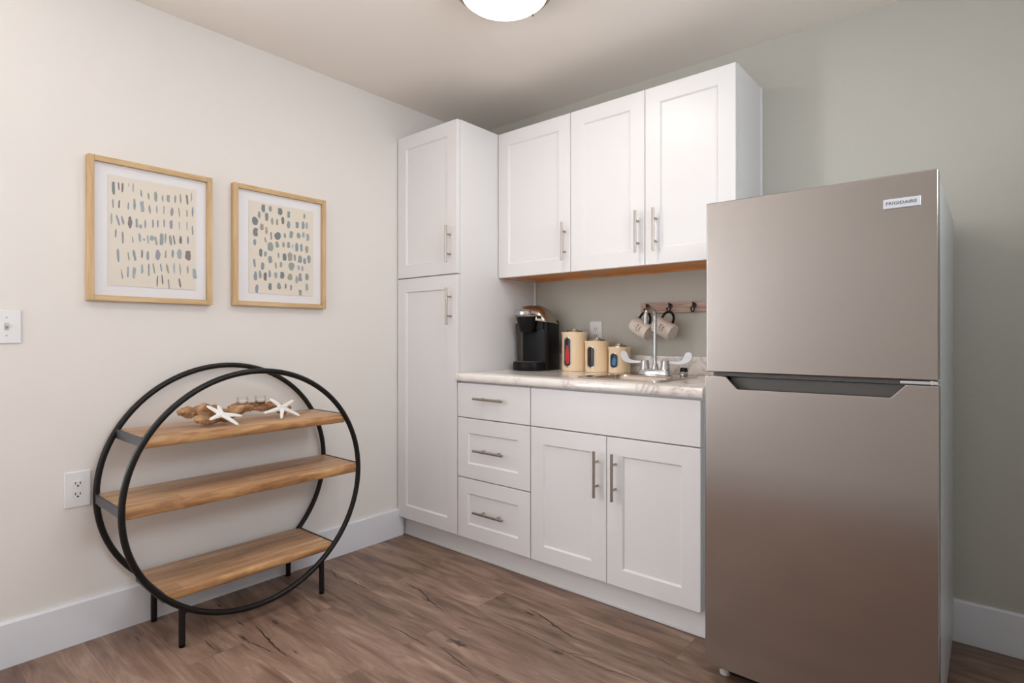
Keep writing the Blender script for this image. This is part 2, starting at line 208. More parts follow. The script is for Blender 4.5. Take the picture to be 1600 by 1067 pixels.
# ------------------------------------------------------------------ mesh helpers
def nb(): return bmesh.new()
def box(bm, x0, x1, y0, y1, z0, z1, mi=0):
    v = [bm.verts.new((x, y, z)) for x in (x0, x1) for y in (y0, y1) for z in (z0, z1)]
    for f in ((0, 1, 3, 2), (4, 6, 7, 5), (0, 4, 5, 1), (2, 3, 7, 6), (0, 2, 6, 4), (1, 5, 7, 3)):
        bm.faces.new([v[i] for i in f]).material_index = mi
def frame_of(d):
    d = d.normalized(); u = d.cross(Vector((0, 0, 1)))
    if u.length < 1e-4: u = Vector((1, 0, 0))
    u.normalize(); return u, d.cross(u).normalized()
def tube(bm, pts, r, seg=12, closed=False, caps=True):
    pts = [Vector(p) for p in pts]; n = len(pts); rings = []
    rr = r if isinstance(r, (list, tuple)) else [r]*n
    u = None
    for i, p in enumerate(pts):
        if closed: d = pts[(i+1) % n]-pts[i-1]
        else: d = pts[min(i+1, n-1)]-pts[max(i-1, 0)]
        d.normalize()
        if u is None: u, w = frame_of(d)
        else:
            u = (u-d*u.dot(d)).normalized(); w = d.cross(u).normalized()
        rings.append([bm.verts.new(p+rr[i]*(math.cos(2*PI*k/seg)*u+math.sin(2*PI*k/seg)*w)) for k in range(seg)])
    for i in range(n if closed else n-1):
        a, b = rings[i], rings[(i+1) % n]
        for k in range(seg): bm.faces.new((a[k], a[(k+1) % seg], b[(k+1) % seg], b[k]))
    if not closed and caps: bm.faces.new(rings[0][::-1]); bm.faces.new(rings[-1])
def cyl(bm, a, b, r, seg=20, r2=None): tube(bm, [a, b], [r, r if r2 is None else r2], seg)
def lathe(bm, prof, c=(0, 0, 0), seg=48, mtx=None):
    rings = []
    for r, z in prof:
        if r < 1e-6: rings.append([bm.verts.new((c[0], c[1], c[2]+z))])
        else: rings.append([bm.verts.new((c[0]+r*math.cos(2*PI*k/seg), c[1]+r*math.sin(2*PI*k/seg), c[2]+z)) for k in range(seg)])
    for a, b in zip(rings, rings[1:]):
        for k in range(seg):
            k2 = (k+1) % seg
            if len(a) == 1 and len(b) == 1: continue
            if len(a) == 1: bm.faces.new((a[0], b[k2], b[k]))
            elif len(b) == 1: bm.faces.new((a[k], a[k2], b[0]))
            else: bm.faces.new((a[k], a[k2], b[k2], b[k]))
def prism(bm, poly, y0, y1, axis='Y', mi=0):
    """extrude a polygon given in (a,b) across an axis"""
    def P(a, b, t): return {'Y': (a, t, b), 'X': (t, a, b), 'Z': (a, b, t)}[axis]
    A = [bm.verts.new(P(a, b, y0)) for a, b in poly]; B = [bm.verts.new(P(a, b, y1)) for a, b in poly]
    bm.faces.new(A).material_index = mi; bm.faces.new(B[::-1]).material_index = mi
    n = len(poly)
    for i in range(n): bm.faces.new((A[i], B[i], B[(i+1) % n], A[(i+1) % n])).material_index = mi
def rrect(cx, cy, hx, hy, r, seg=6):
    out = []
    for sx, sy, a0 in ((1, 1, 0), (-1, 1, 90), (-1, -1, 180), (1, -1, 270)):
        for k in range(seg+1):
            a = math.radians(a0+90*k/seg)
            out.append((cx+sx*(hx-r)+r*math.cos(a), cy+sy*(hy-r)+r*math.sin(a)))
    return out
def loft(bm, loops, cap0=True, cap1=True):
    R = [[bm.verts.new(p) for p in l] for l in loops]
    n = len(R[0])
    for a, b in zip(R, R[1:]):
        for k in range(n): bm.faces.new((a[k], a[(k+1) % n], b[(k+1) % n], b[k]))
    if cap0: bm.faces.new(R[0][::-1])
    if cap1: bm.faces.new(R[-1])
def obj(name, bm, m, parent=None, bevel=0., smooth=35, local=False, segs=2):
    root = parent
    while root is not None and root.parent is not None: root = root.parent
    if root is not None and not local:
        bmesh.ops.translate(bm, verts=bm.verts, vec=-root.location)
    bmesh.ops.recalc_face_normals(bm, faces=bm.faces)
    me = bpy.data.meshes.new(name); bm.to_mesh(me); bm.free()
    for mm in (m if isinstance(m, list) else [m]): me.materials.append(M[mm] if isinstance(mm, str) else mm)
    if smooth:
        me.polygons.foreach_set('use_smooth', [True]*len(me.polygons)); me.set_sharp_from_angle(angle=math.radians(smooth))
    o = bpy.data.objects.new(name, me); C.objects.link(o); o.parent = parent
    if bevel:
        b = o.modifiers.new('edge', 'BEVEL'); b.width = bevel; b.segments = segs; b.limit_method = 'ANGLE'; b.angle_limit = math.radians(40); b.harden_normals = True
    return o
def thing(name, label, cat, loc=(0, 0, 0), rotz=0., group=None):
    o = bpy.data.objects.new(name, None); C.objects.link(o); o.location = loc; o.rotation_euler = (0, 0, rotz)
    o.empty_display_size = .05
    o['label'] = label; o['category'] = cat
    if group: o['group'] = group
    return o
def tag(o, label, cat, group=None):
    o['label'] = label; o['category'] = cat
    if group: o['group'] = group
    return o
def struct(name, bm, m, **k):
    o = obj(name, bm, m, **k); o['kind'] = 'structure'; return o
def text_bm(s, size, font_scale=1.):
    cu = bpy.data.curves.new('lettering', 'FONT'); cu.body = s; cu.size = size; cu.align_x = 'CENTER'; cu.align_y = 'CENTER'; cu.resolution_u = 3
    cu.extrude = size*.03; cu.offset = size*.018
    o = bpy.data.objects.new('lettering', cu); C.objects.link(o)
    bpy.context.view_layer.update()
    me = bpy.data.meshes.new_from_object(o.evaluated_get(bpy.context.evaluated_depsgraph_get()))
    bpy.data.objects.remove(o); bpy.data.curves.remove(cu)
    b = bmesh.new(); b.from_mesh(me); bpy.data.meshes.remove(me); return b

# ------------------------------------------------------------------ the room
XR, YB, H = 2.92, -3.35, 2.381
bm = nb(); box(bm, -.12, XR+.12, YB-.12, .12, -.1, 0)
floor = struct('floor', bm, 'floor', smooth=0)
# splits and knots printed in the planks (flat marks a fraction of a millimetre proud)
bm = nb()
def ribbon(pts, w):
    P = [Vector((x, y, 0)) for x, y in pts]; Q = []
    for a, b in zip(P, P[1:]):
        n = max(2, int((b-a).length/.012))
        for i in range(n):
            q = a.lerp(b, i/n); d = (b-a).normalized(); nn = Vector((-d.y, d.x, 0))
            Q.append(q+nn*noise.noise(q*40)*.004)
    Q.append(P[-1]); L = []; R = []; n = len(Q)
    for i, q in enumerate(Q):
        d = (Q[min(i+1, n-1)]-Q[max(i-1, 0)]).normalized(); nn = Vector((-d.y, d.x, 0))
        ww = w*.9*max(.06, math.sin(PI*(i+.3)/(n+.2))**.8)*(.6+.8*abs(noise.noise(q*70+Vector((3, 1, 0)))))
        L.append(bm.verts.new((q.x+nn.x*ww, q.y+nn.y*ww, .0004))); R.append(bm.verts.new((q.x-nn.x*ww, q.y-nn.y*ww, .0004)))
    for i in range(n-1): bm.faces.new((L[i], R[i], R[i+1], L[i+1]))
for i, c in enumerate(CRACKS): ribbon(c, .0042 if i in (0, 3, 16) else .0024)
o = obj('printed_split', bm, 'crack', floor, smooth=0, local=True)
bm = nb()
for x, y, r in KNOTS:
    for sc_, hh, mi in ((1.45, .0002, 1), (.8, .0003, 0)):
        vs = []
        for k in range(40):
            a = 2*PI*k/40; q = 1+.9*noise.noise(Vector((x*9+math.cos(a)*2.4, y*9+math.sin(a)*2.4, mi)))
            vs.append(bm.verts.new((x+(1.5+.5*mi)*r*q*sc_*math.cos(a), y+.42*r*q*sc_*math.sin(a), hh)))
        bm.faces.new(vs).material_index = mi
obj('printed_knot', bm, ['knot', 'knot_halo'], floor, smooth=0, local=True)

bm = nb(); box(bm, -.12, XR+.12, YB-.12, .12, H, H+.1); struct('ceiling', bm, 'ceiling', smooth=0)
bm = nb(); box(bm, 0, XR+.12, 0, .12, 0, H); struct('wall_back', bm, 'wall_sage', smooth=0)
def wall_with_hole(name, axis, p0, p1, a0, a1, h0, h1, z0, z1, m):
    bm = nb()
    def B(a, b, c, d):
        if axis == 'X': box(bm, p0, p1, a, b, c, d)
        else: box(bm, a, b, p0, p1, c, d)
    B(a0, h0, 0, H); B(h1, a1, 0, H); B(h0, h1, 0, z0); B(h0, h1, z1, H)
    struct(name, bm, m, smooth=0)
wall_with_hole('wall_right', 'X', XR, XR+.12, YB-.12, 0, W1[0], W1[1], W1[2], W1[3], 'wall_sage')
wall_with_hole('wall_left', 'X', -.12, 0, YB-.12, .12, W2[0], W2[1], W2[2], W2[3], 'wall_white')
bm = nb(); box(bm, 0, XR, YB-.12, YB, 0, H); struct('wall_front', bm, 'wall_white', smooth=0)
def window(name, axis, p, a0, a1, z0, z1, sg=1):
    """casing, sash and one pane of an added window, set in the wall opening"""
    root = bpy.data.objects.new(name, None); C.objects.link(root); root['kind'] = 'structure'
    root.location = (p, (a0+a1)/2, z0) if axis == 'X' else ((a0+a1)/2, p, z0)
    bm = nb()
    def B(a, b, c, d, t0, t1):
        if axis == 'X': box(bm, min(p+sg*t0, p+sg*t1), max(p+sg*t0, p+sg*t1), a, b, c, d)
        else: box(bm, a, b, p-t1, p-t0, c, d)
    w = .05
    B(a0, a0+w, z0, z1, .02, .09); B(a1-w, a1, z0, z1, .02, .09); B(a0+w, a1-w, z0, z0+w, .02, .09); B(a0+w, a1-w, z1-w, z1, .02, .09)
    B((a0+a1)/2-.02, (a0+a1)/2+.02, z0+w, z1-w, .03, .08)
    obj('added_window_frame', bm, 'trim', root, smooth=0)
    bm = nb(); B(a0+w, a1-w, z0+w, z1-w, .054, .058); obj('added_window_glass', bm, 'glass', root, smooth=0)
window('added_window_2', 'X', XR, *W1)  # out of view, added to let light onto the right-facing sides
window('added_window_1', 'X', 0, *W2, sg=-1)  # out of view, added to let daylight in from behind

def baseboard(name, axis, a0, a1, h=.15):
    bm = nb()
    prof = [(0, 0), (.016, 0), (.016, h-.006), (.012, h), (0, h)]
    if axis == 'L': prism(bm, [(x, z) for x, z in prof], a0, a1, 'Y')
    if axis == 'B': prism(bm, [(-x, z) for x, z in prof], a0, a1, 'X')
    if axis == 'R': prism(bm, [(XR-x, z) for x, z in prof], a0, a1, 'Y')
    if axis == 'F': prism(bm, [(YB+x, z) for x, z in prof], a0, a1, 'X')
    struct(name, bm, 'trim', smooth=0)
baseboard('baseboard_left', 'L', YB, -.60); baseboard('baseboard_back', 'B', 1.75, XR-.017)
baseboard('baseboard_right', 'R', YB, 0); baseboard('baseboard_front', 'F', .017, XR-.017)

# ------------------------------------------------------------------ cabinets
DB, DU = -.63, -.325
def shaker(bm, x0, x1, z0, z1, yf, t=.02, rail=.07, rec=.008, slope=.006):
    box_y = yf+t
    def ring(x_in, y): return [bm.verts.new(p) for p in ((x0+x_in, y, z0+x_in), (x1-x_in, y, z0+x_in), (x1-x_in, y, z1-x_in), (x0+x_in, y, z1-x_in))]
    back, of, f1, f2 = ring(0, box_y), ring(0, yf+.0015), ring(.0015, yf), ring(rail, yf)
    inn = ring(rail+slope, yf+rec)
    for a, b in ((back, of), (of, f1), (f1, f2), (f2, inn)):
        for k in range(4): bm.faces.new((a[k], a[(k+1) % 4], b[(k+1) % 4], b[k]))
    bm.faces.new(inn); bm.faces.new(back[::-1])
def slab(bm, x0, x1, z0, z1, yf, t=.02): box(bm, x0, x1, yf, yf+t, z0, z1)
def pull(parent, x, z, yf, vertical=True, length=.186, post=.098):
    bm = nb(); yb = yf-.032; h = length/2
    if vertical:
        cyl(bm, (x, yb, z-h), (x, yb, z+h), .006, 16)
        for s in (-1, 1): cyl(bm, (x, yb, z+s*post/2), (x, yf+.001, z+s*post/2), .0048, 12)
    else:
        cyl(bm, (x-h, yb, z), (x+h, yb, z), .006, 16)
        for s in (-1, 1): cyl(bm, (x+s*post/2, yb, z), (x+s*post/2, yf+.001, z), .0048, 12)
    return obj('bar_handle', bm, 'nickel', parent)
def front(parent, name, kind, x0, x1, z0, z1, yf, handle=None):
    bm = nb(); g = .0015
    (shaker if kind == 'shaker' else slab)(bm, x0+g, x1-g, z0, z1, yf)
    o = obj(name, bm, 'cab', parent, bevel=0 if kind == 'shaker' else .0015)
    if handle: pull(o, *handle)
    return o
PX, DX, SX, RX = .473, .937, 1.325, 1.712     # pantry | drawers | doors | end
TOP, UB = 2.183, 1.411
# pantry
t = thing('pantry_cabinet', 'tall white pantry cabinet with two shaker doors in the corner', 'cabinet', (PX/2, -.3, 0))
bm = nb(); box(bm, .003, PX-.001, DB+.022, -.001, .108, TOP)
obj('body', bm, 'cab', t, bevel=.0015)
front(t, 'door', 'shaker', .004, PX-.001, 1.413, TOP-.002, DB, (.424, 1.5585, DB))
front(t, 'door', 'shaker', .004, PX-.001, .110, 1.407, DB, (.428, 1.247, DB))
bm = nb(); box(bm, PX-.001, PX+.011, -.012, -.001, 1.003, UB); obj('scribe_strip', bm, 'cab', t, bevel=.002)
# drawer base
t = thing('drawer_cabinet', 'white base cabinet with three stacked drawers beside the pantry', 'cabinet', ((PX+DX)/2, -.3, 0))
bm = nb(); box(bm, PX+.001, DX-.001, DB+.022, -.001, .108, .876); obj('body', bm, 'cab', t, bevel=.001)
zc = .868
xc = .7045
front(t, 'drawer', 'slab', PX+.002, DX-.001, .701, zc, DB, (xc, .7985, DB, False))
front(t, 'drawer', 'shaker', PX+.002, DX-.001, .406, .696, DB, (xc, .550, DB, False))
front(t, 'drawer', 'shaker', PX+.002, DX-.001, .110, .401, DB, (xc, .2545, DB, False))
# sink base: open topped box so the bowl hangs inside
t = thing('sink_cabinet', 'white sink base cabinet with a plain false front above two shaker doors', 'cabinet', ((DX+RX)/2, -.3, 0))
bm = nb(); y0, y1 = DB+.022, -.001
box(bm, DX+.001, DX+.017, y0, y1, .108, .876); box(bm, RX-.017, RX-.001, y0, y1, .108, .876)
box(bm, DX+.017, RX-.017, y0, y1, .108, .124); box(bm, DX+.017, RX-.017, y1-.008, y1, .124, .876)
box(bm, DX+.017, RX-.017, y0, y0+.018, .69, .876); obj('body', bm, 'cab', t, smooth=0)
front(t, 'false_front', 'slab', DX+.001, RX-.001, .701, zc, DB)
front(t, 'door', 'shaker', DX+.001, SX, .110, .696, DB, (1.285, .543, DB))
front(t, 'door', 'shaker', SX, RX-.001, .110, .696, DB, (1.367, .543, DB))
bm = nb(); box(bm, .003, RX+.010, -.576, -.558, 0, .107)
box(bm, .003, RX+.010, -.583, -.5765, 0, .012)
tag(obj('toe_kick', bm, 'cab', bevel=.002), 'long white toe kick board running under the base cabinets', 'toe kick')
# wall cabinets
def wallcab(label, x0, x1, doors, end=False):
    t = thing('wall_cabinet', label, 'cabinet', ((x0+x1)/2, -.15, UB))
    bm = nb(); box(bm, x0+.001, x0+.017, DU+.022, -.001, UB, TOP); box(bm, x1-.017, x1-.001, DU+.022, -.001, UB, TOP)
    box(bm, x0+.017, x1-.017, DU+.022, -.001, TOP-.016, TOP); box(bm, x0+.017, x1-.017, DU+.022, DU+.040, UB, TOP-.016)
    if end: box(bm, x1-.001, x1+.006, -.014, -.001, UB, TOP)
    obj('body', bm, 'cab', t, smooth=0)
    bm = nb(); box(bm, x0+.0175, x1-.0175, DU+.0405, -.0205, UB+.006, UB+.016)
    box(bm, x0+.0175, x1-.0175, -.020, -.001, UB-.001, UB+.016); box(bm, x0+.002, x1-.002, DU+.023, DU+.0405, UB-.0015, UB-.0002)
    box(bm, x0+.002, x0+.0175, DU+.041, -.002, UB-.0015, UB-.0002); box(bm, x1-.0175, x1-.002, DU+.041, -.002, UB-.0015, UB-.0002)
    obj('bottom_panel', bm, 'orange_wood', t, smooth=0)
    for a, b, hx in doors: front(t, 'door', 'shaker', a, b, UB-.001, TOP-.002, DU, (hx, 1.557, DU))
    return t
wallcab('white single-door wall cabinet next to the tall pantry', PX, .943, [(PX+.002, .943, .913)])
wallcab('white double-door wall cabinet on the right, ending above the refrigerator', .943, 1.731, [(.943, 1.337, 1.306), (1.337, 1.7305, 1.391)], True)

# ------------------------------------------------------------------ countertop with backsplash
CT = .915
t = thing('countertop', 'pale marbled laminate countertop on the base cabinets', 'countertop', (1.1, -.3, .877))
SXC, SYC, SH = 1.305, -.325, .200          # sink centre and half size
hx, hy = .185, .185
bm = nb()
cx0, cx1 = PX+.001, 1.722
yf = -.646
# front strip with rolled nose
prof = [(SYC-hy, .877), (-.610, .877), (yf+.006, .8775), (yf+.001, .882), (yf, .893), (yf+.001, .904), (yf+.005, .911), (yf+.013, CT), (SYC-hy, CT)]
prism(bm, prof, cx0, cx1, 'X')
box(bm, cx0, SXC-hx, SYC-hy, -.001, .877, CT); box(bm, SXC+hx, cx1, SYC-hy, -.001, .877, CT); box(bm, SXC-hx, SXC+hx, SYC+hy, -.001, .877, CT)
bmesh.ops.remove_doubles(bm, verts=bm.verts, dist=1e-5)
obj('worktop', bm, 'marble', t, smooth=50)
bm = nb(); box(bm, cx0+.013, cx1, -.020, -.001, CT, 1.002); obj('backsplash', bm, 'marble', t, bevel=.003)

# sink
t = thing('sink', 'small square stainless steel drop-in sink in the countertop', 'sink', (SXC, SYC, CT))
bm = nb(); yb = SYC-.035
L = []
for hxx, hyy, r, z, cy in ((.200, .200, .03, CT+.0005, SYC), (.197, .197, .03, CT+.006, SYC), (.190, .190, .03, CT+.005, SYC), (.150, .128, .05, CT+.003, yb), (.144, .122, .05, CT-.006, yb), (.134, .112, .05, CT-.13, yb), (.115, .094, .045, CT-.15, yb), (.04, .04, .039, CT-.153, yb)):
    L.append([(x, y, z) for x, y in rrect(SXC, cy, hxx, hyy, r, 8)])
loft(bm, L, False, True)
L2 = [[(x, y, z) for x, y in rrect(SXC, yb, a, b, .05, 8)] for a, b, z in ((.147, .125, CT-.006), (.137, .115, CT-.132), (.04, .04, CT-.156))]
loft(bm, L2, False, True)
obj('basin', bm, 'sink_steel', t, smooth=40)
bm = nb(); lathe(bm, [(0, .004), (.02, .004), (.034, .003), (.038, 0)], (SXC, yb, CT-.1525), 32); obj('drain', bm, 'chrome', t)

# faucet
FX, FY, FZ = 1.312, -.175, CT+.0045
t = thing('faucet', 'chrome gooseneck faucet with two grey wrist-blade handles on the sink', 'faucet', (FX, FY, FZ))
bm = nb(); L = []
for a, b, z in ((.080, .026, 0), (.080, .026, .006), (.076, .024, .022), (.068, .020, .028)): L.append([(x, y, FZ+z) for x, y in rrect(FX, FY, a, b, min(b-.001, .02), 6)])
loft(bm, L); obj('base_plate', bm, 'chrome', t)
bm = nb(); lathe(bm, [(.017, .026), (.016, .034), (.012, .05), (.0095, .056)], (FX, FY, FZ), 24); 
pts = [(FX, FY, FZ+.03+i*.02) for i in range(13)]
zt = 1.190; R = .036
pts = [(FX, FY, FZ+.03), (FX, FY, 1.05), (FX, FY, zt-.02)]
for k in range(0, 19):
    a = PI*k/18*1.04; pts.append((FX-.010*(1-math.cos(a))/2, FY-R*(1-math.cos(a)), zt+R*math.sin(a)))
pts.append((FX-.011, FY-2*R+.002, zt-.022))
tube(bm, pts, [.0085]*3+[.0095]*(len(pts)-3), 16)
cyl(bm, pts[-1], (pts[-1][0], pts[-1][1]+.001, pts[-1][2]-.014), .0105, 16)
obj('spout', bm, 'chrome', t)
for s in (-1, 1):
    hxp = FX+s*.051
    bm = nb(); lathe(bm, [(.0225, .024), (.022, .03), (.0195, .060), (.0175, .066), (0, .067)], (hxp, FY, FZ), 24)
    h = obj('valve_hub', bm, 'chrome', t)
    bm = nb()
    poly = [(.012, .9825), (.050, .984), (.074, .987), (.084, .992), (.090, 1.004), (.094, 1.016), (.102, 1.0245), (.112, 1.0275), (.124, 1.0255), (.131, 1.018), (.133, 1.006), (.128, .993), (.118, .982), (.103, .974), (.085, .970), (.066, .9685), (.012, .972)]
    prism(bm, [(hxp+s*a*.97, b) for a, b in poly], FY-.0028, FY+.0028)
    obj('wrist_blade', bm, 'blade', h, bevel=.002)
# strainer basket
t = thing('sink_strainer', 'small metal sink strainer with black prongs right of the faucet', 'strainer', (1.452, -.178, CT+.005))
bm = nb(); lathe(bm, [(0, 0), (.017, 0), (.019, .006), (.019, .016), (.016, .020), (0, .020)], (1.452, -.178, CT+.005), 28); obj('cup', bm, 'chrome', t)
bm = nb()
for k in range(4):
    a = PI/4+PI/2*k; c = (1.452+.011*math.cos(a), -.178+.011*math.sin(a), CT+.005)
    lathe(bm, [(.0075, .02), (.007, .028), (.004, .036), (0, .038)], c, 12)
obj('prongs', bm, 'black_plastic', t)

# ------------------------------------------------------------------ canisters
def canister(label, x, y, r, h, z0w, z1w, content):
    t = thing('canister', label, 'canister', (x, y, CT+.0006), 0, 'cream kitchen canisters')
    bm = nb(); lathe(bm, [(0, 0), (r-.002, 0), (r, .002), (r, h-.016), (r+.003, h-.010), (r+.0035, h-.004), (r, h-.003), (0, h-.003)], (0, 0, 0), 56)
    obj('body', bm, 'cream', t, local=True)
    bm = nb(); lathe(bm, [(0, h), (r*.62, h), (r*.95, h-.001), (r*.97, h-.003)], (0, 0, 0), 48)
    lathe(bm, [(r*.62, h), (r*.64, h+.004), (r*.60, h+.007), (r*.30, h+.008), (r*.28, h+.012), (0, h+.013)], (0, 0, 0), 32)
    obj('lid', bm, 'lid_steel', t, local=True)
    # oval window wrapped on the wall of the can
    zc, hz, ha = h*(z0w+z1w)/2, h*(z1w-z0w)/2, .0185
    def stad(k, n=40, f=1.):
        a = 2*PI*k/n; w = ha*f; s = hz-ha
        return (w*math.cos(a), (s if math.sin(a) >= 0 else -s)+w*math.sin(a))
    def P(u, v, rr): a = -PI/2+u/r; return (rr*math.cos(a), rr*math.sin(a), zc+v)
    bm = nb(); loops = []
    for f, rr in ((1.22, r+.0002), (1.2, r+.0022), (1.02, r+.0022), (1.0, r+.0006)): loops.append([P(*stad(k, 40, f), rr) for k in range(40)])
    loft(bm, loops, False, False); rim = obj('window_rim', bm, 'lid_steel', t, local=True)
    bm = nb(); n = 9
    rows = []
    for j in range(17):
        v = -hz+2*hz*j/16; w = ha if abs(v) < hz-ha else math.sqrt(max(ha**2-(abs(v)-(hz-ha))**2, 1e-9))
        rows.append([bm.verts.new(P(w*(-1+2*i/(n-1)), v, r+.0006)) for i in range(n)])
    for a, b in zip(rows, rows[1:]):
        for i in range(n-1): bm.faces.new((a[i], a[i+1], b[i+1], b[i]))
    obj('window_pane', bm, 'window_dark', t, local=True)
    if content:
        bm = nb(); random.seed(int(r*1e4))
        poly = {'red': [(-.006, .45), (.001, .5), (.006, .2), (.012, -.1), (.013, -.6), (.006, -.82), (-.006, -.8), (-.013, -.5), (-.012, -.05), (-.008, .2)],
                'blue': [(-.010, -.55), (.003, -.72), (.010, -.5), (.013, .2), (.006, .38), (.002, .5), (-.003, .42), (-.009, 0)]}[content]
        A = [bm.verts.new(P(u, v*hz, r+.0024)) for u, v in poly]; B = [bm.verts.new(P(u, v*hz, r+.0008)) for u, v in poly]
        bm.faces.new(A)
        for i in range(len(A)): bm.faces.new((A[i], A[(i+1) % len(A)], B[(i+1) % len(A)], B[i]))
        obj('packet', bm, content, t, local=True)
canister('tallest cream canister, red packet in its oval window, beside the coffee maker', .819, -.105, .0665, .207, .115, .85, 'red')
canister('middle-sized cream canister with an empty dark oval window, below the outlet', .958, -.104, .0625, .161, .15, .80, None)
canister('smallest cream canister, blue packet in its oval window, left of the faucet', 1.083, -.100, .0535, .132, .20, .74, 'blue')

# ------------------------------------------------------------------ coffee maker
t = thing('coffee_maker', 'black single-cup coffee maker with a silver lid on the countertop', 'coffee maker', (.5995, -.171, CT+.0006), math.radians(8))
KM = t
def rl(hx, hy, r, z, cx=0, cy=0, n=5): return [(x, y, z) for x, y in rrect(cx, cy, hx, hy, r, n)]
bm = nb(); loft(bm, [rl(.072, .072, .02, 0, .024, .036), rl(.072, .072, .02, .15, .024, .036), rl(.073, .074, .022, .245, .024, .036), rl(.066, .07, .02, .262, .026, .036)])
obj('housing', bm, 'black_plastic', t, local=True)
bm = nb(); loft(bm, [rl(.022, .062, .014, .018, -.072, .040), rl(.024, .064, .014, .15, -.074, .040), rl(.027, .066, .014, .246, -.077, .040)]); obj('water_tank', bm, 'tank', t, local=True)
bm = nb(); loft(bm, [rl(.028, .068, .012, .247, -.077, .040), rl(.028, .068, .012, .255, -.077, .040), rl(.022, .062, .012, .259, -.075, .040)]); obj('tank_lid', bm, 'champagne', t, local=True)
bm = nb()
def tray(z, k=1.): 
    out = []
    for i in range(25):
        a = PI+PI*i/24; out.append((-.004+.086*k*math.cos(a), -.045+.072*k*math.sin(a), z))
    return out+[(.082*k, -.03, z), (-.09*k, -.03, z)]
loft(bm, [tray(0), tray(.004, 1.01), tray(.040, 1.0), tray(.044, .97)]); obj('drip_tray', bm, 'black_plastic', t, local=True)
bm = nb(); loft(bm, [[(x*.86-.0005, y*.86-.008, z+.0005) for x, y, z in tray(.0445)], [(x*.84-.0005, y*.84-.009, z+.0025) for x, y, z in tray(.0445)]])
obj('drip_grille', bm, 'dark_gray', t, local=True)
bm = nb()
def ov(a, b, cx, cy, z, n=32): return [(cx+a*math.cos(2*PI*k/n), cy+b*math.sin(2*PI*k/n), z) for k in range(n)]
loft(bm, [ov(.036, .034, -.012, -.050, .200), ov(.046, .042, -.012, -.050, .215), ov(.060, .056, -.012, -.045, .277), ov(.060, .056, -.012, -.045, .280)])
box(bm, -.05, .078, -.045, .02, .215, .262)
obj('brew_head', bm, 'black_plastic', t, local=True, smooth=50)
bm = nb()
loft(bm, [ov(.066, .062, -.012, -.044, .280), ov(.068, .064, -.012, -.044, .286), ov(.060, .056, -.012, -.040, .291)])
obj('head_rim', bm, 'champagne', t, local=True)
# domed lid that slopes down to the back right
bm = nb()
def lid(k, z, dx=0, dy=0, tilt=0.): return [(x, y, z-tilt*(x+.02)-tilt*.5*(y)) for x, y in rrect(.012+dx, .022+dy, .086*k, .088*k, .045*k, 8)]
loft(bm, [lid(.98, .262, .004, .004, .12), lid(1.0, .275, .002, .003, .22), lid(.93, .303, -.004, 0, .22), lid(.74, .328, -.008, 0, .14), lid(.4, .340, -.012, 0, .06), lid(.1, .342, -.012, 0, 0)])
obj('lid', bm, 'champagne', t, local=True, smooth=60)
bm = nb(); pts = []
for k in range(13):
    a = PI*.10+PI*.8*k/12; pts.append((-.02-.052*math.cos(a), -.062-.046*math.sin(a), .297))
L = []
for i, p in enumerate(pts):
    cx, cy = -.02, -.050; dx, dy = p[0]-cx, p[1]-cy; l = math.hypot(dx, dy); dx /= l; dy /= l
    L.append([(p[0]-dx*.014, p[1]-dy*.014, .290), (p[0], p[1], .288), (p[0], p[1], .307), (p[0]-dx*.014, p[1]-dy*.014, .311)])
loft(bm, L); obj('lid_handle', bm, 'chrome', t, local=True, bevel=.002)
bm = nb(); box(bm, .050, .072, -.066, -.055, .268, .284)
obj('power_button', bm, 'black_plastic', t, local=True, bevel=.003)

KM.scale = (1.06, 1.04, 1.025)
# ------------------------------------------------------------------ outlets and switch
def outlet(label, origin, rot, w, h, gap=.038):
    t = thing('power_outlet', label, 'outlet', origin, rot)      # built facing local -y
    bm = nb(); box(bm, -w/2, w/2, -.006, -.0002, -h/2, h/2); obj('cover_plate', bm, 'white_plastic', t, local=True, bevel=.003)
    for s in (1, -1):
        bm = nb(); zz = s*gap/2
        loft(bm, [[(x, y, z+zz) for x, z in rrect(0, 0, .0165, .0135, .0095, 5)] for y in (-.0055, -.0078)])
        r = obj('receptacle', bm, 'white_plastic', t, local=True)
        bm = nb(); box(bm, -.0085, -.0055, -.0081, -.0078, zz-.001, zz+.008); box(bm, .0055, .0085, -.0081, -.0078, zz-.001, zz+.007)
        lathe_pts = [(.0032*math.cos(2*PI*k/12), zz-.0065+.0032*math.sin(2*PI*k/12)) for k in range(12)]
        prism(bm, lathe_pts, -.0081, -.0078); obj('slots', bm, 'slot_dark', r, local=True, smooth=0)
outlet('white duplex power outlet on the grey-green wall above the canisters', (.887, 0, 1.118), 0, .076, .118)
outlet('white duplex power outlet low on the left wall beside the round shelf', (0, -2.060, .550), PI/2, .078, .128)
t = thing('light_switch', 'white toggle light switch plate at the left edge of the left wall', 'switch', (0, -2.252, 1.129), PI/2)
bm = nb(); box(bm, -.038, .038, -.006, -.0002, -.056, .056); obj('cover_plate', bm, 'white_plastic', t, local=True, bevel=.003)
bm = nb(); box(bm, -.0055, .0055, -.0068, -.006, -.0125, .0125); b = obj('toggle_slot', bm, 'grey_toggle', t, local=True)
bm = nb(); loft(bm, [[(-.004, -.006, -.007), (.004, -.006, -.007), (.004, -.006, .007), (-.004, -.006, .007)], [(-.0035, -.016, .003), (.0035, -.016, .003), (.0035, -.014, .010), (-.0035, -.014, .010)]])
obj('toggle', bm, 'grey_toggle', t, local=True)
for z in (.03, -.03):
    bm = nb(); cyl(bm, (0, -.006, z), (0, -.0068, z), .003, 12); obj('screw', bm, 'grey_toggle', t, local=True)

